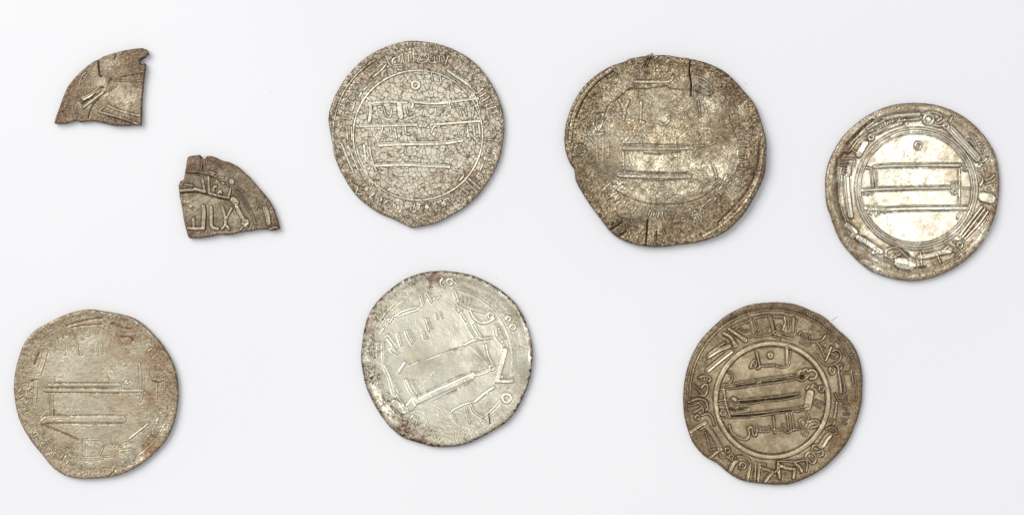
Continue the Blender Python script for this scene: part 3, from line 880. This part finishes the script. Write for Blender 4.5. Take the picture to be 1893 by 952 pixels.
# ------------------------------------------------------------------ 6. golden brown coin, lower right
M_F = coin_material("golden_toned_silver", (.405, .33, .215), (.26, .195, .115), (.22, .13, .06), (.055, .030, .016), .38, .90,
                    speck=.16, speck_size=2.6, tone_bias=.50, bump=.9, offset=.117, grain=.8)
fF = (1245, 540, 2.573)
sF = parse("""
@ 1245 540 2.573
inner_circle 25 13 : arc 470 514 268 270 0 360
-groove 3 8 : arc 470 514 253 255 0 360
outer_line 9 16 : arc 472 482 392 398 178 318
outer_line 8 12 : arc 472 482 398 402 320 365
outer_line 6 10 : arc 472 482 414 420 150 215
text_line 9 24 : 215,446 300,432 400,416 520,401 578,392
text_line 9 22 : 215,464 300,456 395,441 430,437 540,422 590,410
-groove 6 22 k : 300,446 380,436 395,430
-groove 7 24 k : 425,428 480,424 540,414
text_line 10 26 : 308,514 420,505 520,493 598,480
text_line 9 22 : 300,534 380,528 440,517 520,511 604,494
-groove 7 28 k : 320,523 380,517 430,511
-groove 7 28 k : 450,511 520,502 570,494
text_line 10 26 : 268,582 400,574 480,564 560,556 640,541
text_line 9 24 : 228,597 330,594 430,585 500,573 580,567 650,556
-groove 7 28 k : 280,588 380,584 430,577
-groove 6 22 k : 510,567 560,562
letter 14.9 26.4 : 240,460 248,520 268,590
letter 11.5 24.2 : o237,574,13
letter 23.0 28.6 : 286,508 296,512
letter 10.3 22.0 : 216,516 250,512 280,520 ; 214,532 260,536
letter 10.3 22.0 : 294,530 310,545 294,552
letter 10.3 24.2 : 262,380 280,392 278,418 262,436 240,440 ; 232,470 250,462
-groove 16 14 k : 270,555 300,562 350,552
letter 13.8 26.4 : 395,282 405,330 412,355 400,362
letter 11.5 24.2 : 408,354 440,350 482,348
letter 10.3 24.2 : 366,358 380,330 392,324 394,350 370,358
letter 16.1 19.8 : o462,302,9
letter 20.7 24.2 : 541,268 542,340
letter 10.3 22.0 : 490,352 520,356 550,346 556,280
letter 13.8 24.2 : 596,392 600,380 612,372 622,385 ; 622,372 634,366 640,380
letter 16.1 24.2 : 640,378 662,370 682,386 676,408 652,412
letter 11.5 22.0 : 592,412 612,420 632,410 645,395
-groove 13 60 k : 611,402 615,402
letter 11.5 22.0 : 634,462 646,446 656,458 668,440 682,452
letter 11.5 24.2 : o705,460,13
letter 39.1 22.0 : 652,480 644,520 640,545
letter 10.3 22.0 : 678,516 715,530 ; 672,532 700,548
letter 14.9 28.6 : 266,636 280,668 310,692 345,700 362,680 356,648
letter 13.8 26.4 : 358,650 372,640 378,675 392,680 398,655
letter 9.2 26.4 : 396,664 396,640 ; 398,660 414,662 416,645 ; 416,662 432,662 436,646
letter 9.2 26.4 : 436,664 452,660 456,640
letter 12.6 28.6 : 476,592 480,640 484,668
letter 10.3 26.4 : 470,652 494,655 520,650 522,630
letter 12.6 26.4 : 540,576 546,630 550,655
letter 12.6 26.4 : 562,576 570,630 576,655
letter 10.3 26.4 : 525,655 545,668 565,655 600,650
letter 11.5 26.4 : 598,612 618,600 638,616 628,642 606,640 600,615
letter 12.6 26.4 : 638,580 644,604 636,618
letter 13.8 26.4 : 630,632 655,612 686,612 692,632 650,646
letter 11.5 26.4 : o626,668,12
@ 1250 545 4.76
letter 38.0 26.4 : 465,300 530,345 595,390
letter 46.1 26.4 : 590,388 610,400
letter 38.0 26.4 : 425,340 478,372 515,430
letter 51.6 24.2 : 512,430 522,444
letter 43.4 22.0 n : 285,545 370,490 470,450
letter 20.3 22.0 : 285,520 340,480 430,420
letter 48.9 26.4 n : 280,665 380,580 485,498
letter 20.3 22.0 : 495,290 560,258 648,232
letter 29.9 26.4 n : 655,215 668,270 680,335
letter 16.3 24.2 : 690,215 728,325
letter 20.3 22.0 : 690,205 760,190 820,188
letter 32.6 26.4 n : 825,190 842,260 862,325
letter 19.0 22.0 : 855,196 940,198
letter 19.0 22.0 : 640,372 740,362 840,345 870,320
letter 19.0 22.0 : 870,320 920,350 960,372 ; 860,360 920,385
letter 13.6 22.0 : 720,320 740,300 760,322 ; 760,325 800,310 805,290 ; 880,290 910,270 930,300
letter 13.6 22.0 : 560,300 600,320 640,320
letter 27.1 26.4 : 205,728 240,714 285,722 302,745 290,762
letter 21.7 22.0 : o238,735,16
letter 21.7 24.2 : 152,795 195,830 240,880
letter 27.1 24.2 : 222,820 250,790 272,792 274,850 250,888 212,884
letter 19.0 24.2 : 150,922 200,908 250,928 282,955
@ 1410 545 4.76
letter 19.0 26.4 : 75,195 96,290 98,340
letter 19.0 22.0 : 92,190 180,186
letter 21.7 26.4 n : 190,195 200,250 178,310
letter 19.0 26.4 : 228,205 228,300
letter 29.9 28.6 n : 272,210 268,320
letter 21.7 26.4 n : 100,340 190,370 262,392
letter 19.0 24.2 : 110,320 190,345 275,360 290,300 296,222
letter 16.3 24.2 : 318,350 336,332 352,375 390,398 435,408
letter 13.6 24.2 : 368,350 376,385 ; 392,350 396,390 ; 415,360 412,395
letter 23.0 28.6 : 440,412 500,408 535,385 555,355
letter 21.7 22.0 : 340,418 380,438 415,440
letter 24.4 24.2 : 482,425 508,455 528,500 548,548
letter 21.7 26.4 : 478,532 520,590 580,622 640,606 680,570 688,520 655,485 615,495
letter 27.1 26.4 : 606,462 582,520 558,578
letter 19.0 24.2 : 605,545 640,555 665,530 640,510
letter 19.0 24.2 : 520,470 550,480 548,510
letter 27.1 24.2 : 600,640 592,670 612,696 634,680 636,645
letter 29.9 26.4 : 660,628 672,700 684,790 690,862
letter 21.7 26.4 : 640,622 690,610 696,640 668,660
letter 21.7 24.2 : 690,690 712,760 726,850
letter 20.3 24.2 : 700,682 750,690 780,680 ; 780,660 796,780
letter 16.3 19.8 : 642,875 656,910 ; 680,880 745,890 ; 664,925 742,932
@ 1410 705 4.76
letter 14.9 17.6 : 690,152 742,152 ; 712,190 715,200
letter 16.3 17.6 : 640,110 650,130
letter 13.6 15.4 : 712,232 738,246 ; 724,290 762,292 ; 706,330 740,340 ; 708,362 738,376
letter 24.4 13.2 : 655,180 648,240 632,330
letter 19.0 19.8 : 592,340 640,350 622,380 ; 584,410 620,396
letter 62.4 22.0 n : 590,470 560,505 528,560
letter 19.0 22.0 : 560,420 600,400 640,420 650,455 620,460
letter 24.4 24.2 : 500,560 450,562 436,600 470,625 520,610 530,650
letter 24.4 24.2 : 400,690 380,660 410,622 455,640 470,690 440,722 408,700
letter 24.4 24.2 : 440,655 442,662
letter 21.7 22.0 : 490,570 530,600 535,640 500,660
letter 24.4 26.4 : 134,700 200,702 290,706 380,690 392,740 385,790
letter 29.9 26.4 : 138,705 134,770 150,848
letter 35.3 24.2 : 140,730 200,760 280,770 ; 290,720 330,760 345,790
letter 35.3 24.2 : 282,770 274,846
letter 21.7 22.0 : 90,790 110,800 130,780
@ 1250 705 4.76
letter 29.9 26.4 n : 740,730 728,800 720,872
letter 27.1 26.4 : 700,718 694,870
letter 29.9 26.4 n : 655,740 640,800 628,866
letter 21.7 24.2 : 745,728 790,735
letter 32.6 26.4 n : 750,760 850,796 820,830 785,878
letter 35.3 26.4 : 905,728 905,780 910,838
letter 24.4 22.0 : 850,800 880,790 905,760 960,740
letter 24.4 26.4 : 540,660 600,664 640,690 660,740
letter 24.4 26.4 : o586,738,28
letter 43.4 24.2 : 478,784 510,720 530,704
letter 21.7 24.2 : 450,660 484,694 500,690
letter 20.3 24.2 : o486,660,18
letter 21.7 24.2 : o452,604,22
letter 21.7 24.2 : 384,640 400,664 436,666
letter 29.9 26.4 n : 280,682 340,636 392,600
letter 16.3 24.2 : 256,440 280,520 306,604
letter 46.1 24.2 n : 262,385 330,480 392,592
letter 16.3 22.0 : 306,604 350,590 380,598
letter 32.6 26.4 n : 122,448 190,400 262,362
letter 21.7 24.2 : 208,424 250,400
letter 24.4 26.4 : 228,300 270,280 310,308 336,380
letter 21.7 24.2 : o190,316,20
letter 24.4 26.4 : 112,182 190,155 252,165 278,225 262,255
letter 21.7 24.2 : 112,215 180,196 205,180
letter 24.4 24.2 : 202,190 236,236 240,270 ; 160,272 220,236
""")
bd = []
for i in range(66):
    a = math.radians(-128+i*1.75); r0, r1 = 410, 425
    bd.append([(472+r0*math.cos(a), 482+r0*.985*math.sin(a)), (472+r1*math.cos(a), 482+r1*.985*math.sin(a))])
FB = Frame(*fF)
sF.append(('beaded_border', 4.5/2.573, 16., 'w', [FB.p(p) for p in bd]))
build_coin("coin", "golden brown coin with crisp raised lettering inside and around a wide ring", "coin", "silver coins lying on the white paper",
    fF, [(420,52),(500,48),(580,58),(650,85),(720,120),(780,175),(840,230),(880,300),(898,380),(900,450),(895,530),(870,620),(830,710),(780,775),(710,840),(630,885),(550,912),(480,915),(400,908),(330,895),(270,865),(210,815),(150,780),(100,725),(78,680),(55,600),(47,520),(52,440),(65,370),(90,300),(130,230),(180,175),(240,120),(300,85),(360,62)],
    sF, M_F, 67,
    bumps=[(470,730,120,-.00004),(800,600,120,-.00010),(650,200,80,-.00005)],
    stains_shade=[(600,440,110,.5),(780,700,90,.7),(850,500,60,.5),(300,540,60,.6),(420,170,60,.5),(700,180,80,.5),(120,700,60,.35),(690,560,60,.4)],
    coarse=.08, coarse_rim=.45, rim=(.00010, 18), wear=.05, rough_h=.000006, hammer=.000014, dirt_shade_gain=1.0, moat=2.2, rimdark=.35, stain_amt=.3, polish_highlight=.6, relief=.9, soft=2.2)

# ------------------------------------------------------------------ 7. and 8. the two cut fragments
M_G = coin_material("brown_toned_fragment", (.46, .40, .29), (.27, .20, .125), (.29, .17, .10), (.07, .042, .028), .46, .80,
                    speck=.45, speck_size=2.2, tone_bias=.48, bump=1.5, offset=.151)
fG = (80, 70, 5.291)
sG = parse("""
@ 80 70 5.291
-groove 9 30 k : 540,212 545,300 556,372 574,382
letter 44 20 n : 395,600 470,560 550,500
-groove 12 18 : 385,645 470,590 560,500 590,488
letter 30 20 : 400,680 480,620 590,535
-groove 8 14 : 440,790 470,690 540,600
letter 14 14 : 600,548 660,515 720,470
letter 24 24 n : 640,668 740,712 850,745 945,765
letter 26 22 : 550,728 640,752 800,800 935,850
-groove 14 14 : 640,770 760,800 880,840
letter 14 14 : 335,560 360,610 380,640
letter 20 14 : 545,720 600,680
letter 14 12 : 150,760 190,740 215,770
letter 14 14 : 330,740 365,778 350,800
-groove 10 16 : 640,440 670,400
-groove 8 14 : 715,170 700,215
letter 16 12 : 720,420 860,430 980,425
-groove 6 10 : 760,390 860,372 970,350
letter 18 12 : 420,340 380,380 350,470
""")
build_coin("coin_fragment", "brown quarter piece of a coin cut with a curved upper left edge, nearer the top", "coin fragment", "cut coin fragments",
    fG, [(545,212),(600,180),(700,150),(800,125),(900,108),(970,104),(1010,115),(1030,140),(1030,170),(1008,188),(980,195),(958,212),(945,240),(955,262),(975,262),(990,248),(1005,262),(1000,320),(985,420),(975,520),(965,620),(965,760),(960,860),(900,858),(830,862),(740,865),(660,855),(580,835),(500,818),(420,822),(360,828),(330,812),(280,825),(230,840),(160,845),(110,842),(108,825),(125,770),(160,680),(190,590),(240,480),(300,400),(370,330),(440,270),(510,225)],
    sG, M_G, 71, N=.75, mode='free', straight=True,
    bumps=[(750,580,120,.00012),(880,250,160,.00012),(300,650,120,-.00008)],
    stains_shade=[(300,560,160,.6),(850,250,170,.65),(650,420,50,.9),(700,800,110,.6),(180,760,80,.5)],
    coarse=.35, coarse_rim=.3, rim=(.00002, 8), wear=.05, rough_h=.00002, hammer=.00003, dirt_shade_gain=1.0, polish_highlight=.8,
    bright=[(570,430,60,1),(800,580,150,.9),(640,250,90,.4),(600,560,60,.7)])

M_H = coin_material("dark_toned_fragment", (.40, .345, .24), (.22, .165, .105), (.24, .14, .085), (.06, .034, .024), .44, .82,
                    speck=.30, speck_size=2.4, tone_bias=.50, bump=1.1, offset=.173)
fH = (310, 270, 5.01)
sH = parse("""
@ 310 270 5.01
letter 43.0 33.9 : 332,562 338,640 330,762
letter 32.9 31.5 : 192,760 260,766 330,764
letter 30.4 21.8 : 240,680 242,745
letter 37.9 33.9 : 405,570 405,680 412,750 465,768
letter 32.9 33.9 : 508,565 530,640 538,680 535,740
letter 27.8 33.9 : 598,575 568,630 542,680
letter 27.8 31.5 : 505,768 540,735 572,772
letter 45.5 33.9 : 640,562 680,640 716,700
letter 40.5 33.9 : o722,712,20
letter 63.2 29.0 : 610,500 635,525
letter 13.9 19.4 : 570,372 650,420 720,510 780,620 830,760
letter 13.9 16.9 : 600,400 660,450 730,560 790,660 815,760
letter 17.7 21.8 : 630,375 700,430
letter 34 26.6 : o596,332,14
letter 48.1 26.6 n : 905,580 926,640 936,715
letter 30.4 29.0 : 112,416 170,412 240,408
letter 20.2 26.6 : 160,362 235,370
letter 32.9 29.0 : 250,400 300,412 348,425
letter 27.8 26.6 n : 322,305 334,370 342,430
letter 25.3 29.0 n : 378,285 382,360 384,430
letter 27.8 29.0 : 386,440 460,460 570,486
letter 27.8 26.6 : 425,430 430,385 452,378 ; 470,440 488,415 500,440
letter 25.3 29.0 : 586,395 575,440 562,484
letter 22.8 21.8 : 480,290 520,300 ; 490,340 520,350
letter 22.8 21.8 : 390,245 440,255 410,270
inner_circle 12 20 : 172,238 250,238 330,250 420,275 500,325 540,360
inner_circle 9 16 : 172,272 250,268 340,282 440,320
letter 11.4 21.8 : 312,125 318,180 300,235
letter 11.4 19.4 : 345,130 340,235
letter 10.1 16.9 : 380,140 480,180 ; 370,180 440,150 ; 400,220 500,190
letter 20.2 21.8 : 940,775 1000,752 1020,765
letter 20.2 21.8 : 670,780 700,750 740,755 ; 790,770 800,740
letter 15.2 14.5 : 830,500 850,560 900,570
-groove 8 14 k : 312,120 330,235
-groove 12 18 : 110,440 240,428 345,445 470,480 560,500
-groove 7 16 : 170,255 330,265 440,300 520,350
""")
build_coin("coin_fragment", "dark brown broken piece of a coin with angular raised letters and a notched top", "coin fragment", "cut coin fragments",
    fH, [(180,130),(190,100),(230,90),(300,84),(306,110),(322,122),(348,120),(358,95),(400,93),(440,105),(500,135),(570,150),(640,185),(700,235),(760,290),(820,360),(880,430),(940,500),(980,570),(1000,620),(1025,700),(1042,765),(1000,780),(950,785),(915,772),(840,775),(760,790),(700,795),(600,820),(560,825),(480,820),(400,840),(300,855),(200,855),(185,830),(165,760),(150,690),(140,620),(125,540),(110,470),(103,400),(100,360),(120,325),(150,310),(160,250),(172,180)],
    sH, M_H, 83, N=.75, mode='free', straight=True,
    bumps=[(250,150,120,.00015),(700,700,200,.00005)],
    stains_shade=[(430,170,130,1),(240,170,110,1),(440,330,110,.9),(620,460,60,.9),(400,440,60,.5),(860,640,80,.4),(500,600,80,.3)],
    coarse=.35, coarse_rim=.2, rim=(.00002, 8), wear=.15, rough_h=.00002, hammer=.000025, dirt_shade_gain=1.0, moat=1.8, polish_highlight=.85,
    bright=[(230,540,110,.8),(640,640,70,.7),(480,300,50,.8),(420,510,80,.7),(840,380,60,.3)])

# ------------------------------------------------------------------ lint on the paper
def lint(label, pts, rad=.00004):
    cu = bpy.data.curves.new("lint_fibre", 'CURVE'); cu.dimensions = '3D'; cu.bevel_depth = rad; cu.bevel_resolution = 2
    sp = cu.splines.new('POLY'); P = catmull(np.array(pts, float)); sp.points.add(len(P)-1)
    for i, (a, b_) in enumerate(P): sp.points[i].co = (PX(a), PY(b_), rad*.8, 1); sp.points[i].radius = .5+.5*math.sin(math.pi*i/(len(P)-1))
    t = bpy.data.objects.new("tmp", cu); scene.collection.objects.link(t)
    me = bpy.data.meshes.new_from_object(t.evaluated_get(bpy.context.evaluated_depsgraph_get()))
    bpy.data.objects.remove(t)
    me.materials.clear(); me.materials.append(M_L)
    o = bpy.data.objects.new("lint_fibre", me); scene.collection.objects.link(o)
    o['label'] = label; o['category'] = 'lint'; o['group'] = 'specks of lint on the paper'
M_L, nt = new_mat("grey_lint"); b = NB(nt)
pr = b.n('ShaderNodeBsdfPrincipled'); pr.inputs['Roughness'].default_value = .9
tc = b.n('ShaderNodeTexCoord'); b.l(b.mix(b.noise(tc.outputs['Object'], 4000), (.42, .43, .46), (.60, .60, .63)), pr.inputs['Base Color'])
b.l(pr.outputs[0], b.n('ShaderNodeOutputMaterial').inputs[0])
lint("short grey lint fibre beside the upper right edge of the golden brown coin", [(1539, 593), (1543, 589), (1549, 585)])
lint("tiny grey lint fibre to the upper right of the largest bent coin", [(1377, 151), (1380, 155), (1383, 156)], .00003)
lint("tiny grey lint fibre above the right of the maroon edged pale coin", [(917, 511), (920, 515)], .00003)
lint("faint grey lint fibre just above the golden brown coin", [(1455, 551), (1462, 551)], .00002)
lint("faint speck of lint between the two cut fragments and the cracked coin", [(497, 172), (503, 171)], .00002)
lint("tiny speck of lint below the cracked pale coin", [(779, 476), (782, 478)], .00002)
lint("tiny speck of lint left of the golden brown coin's left edge", [(1238, 755), (1241, 757)], .000025)
lint("tiny speck of lint midway between the maroon edged coin and the golden brown coin", [(1214, 641), (1216, 646)], .00002)
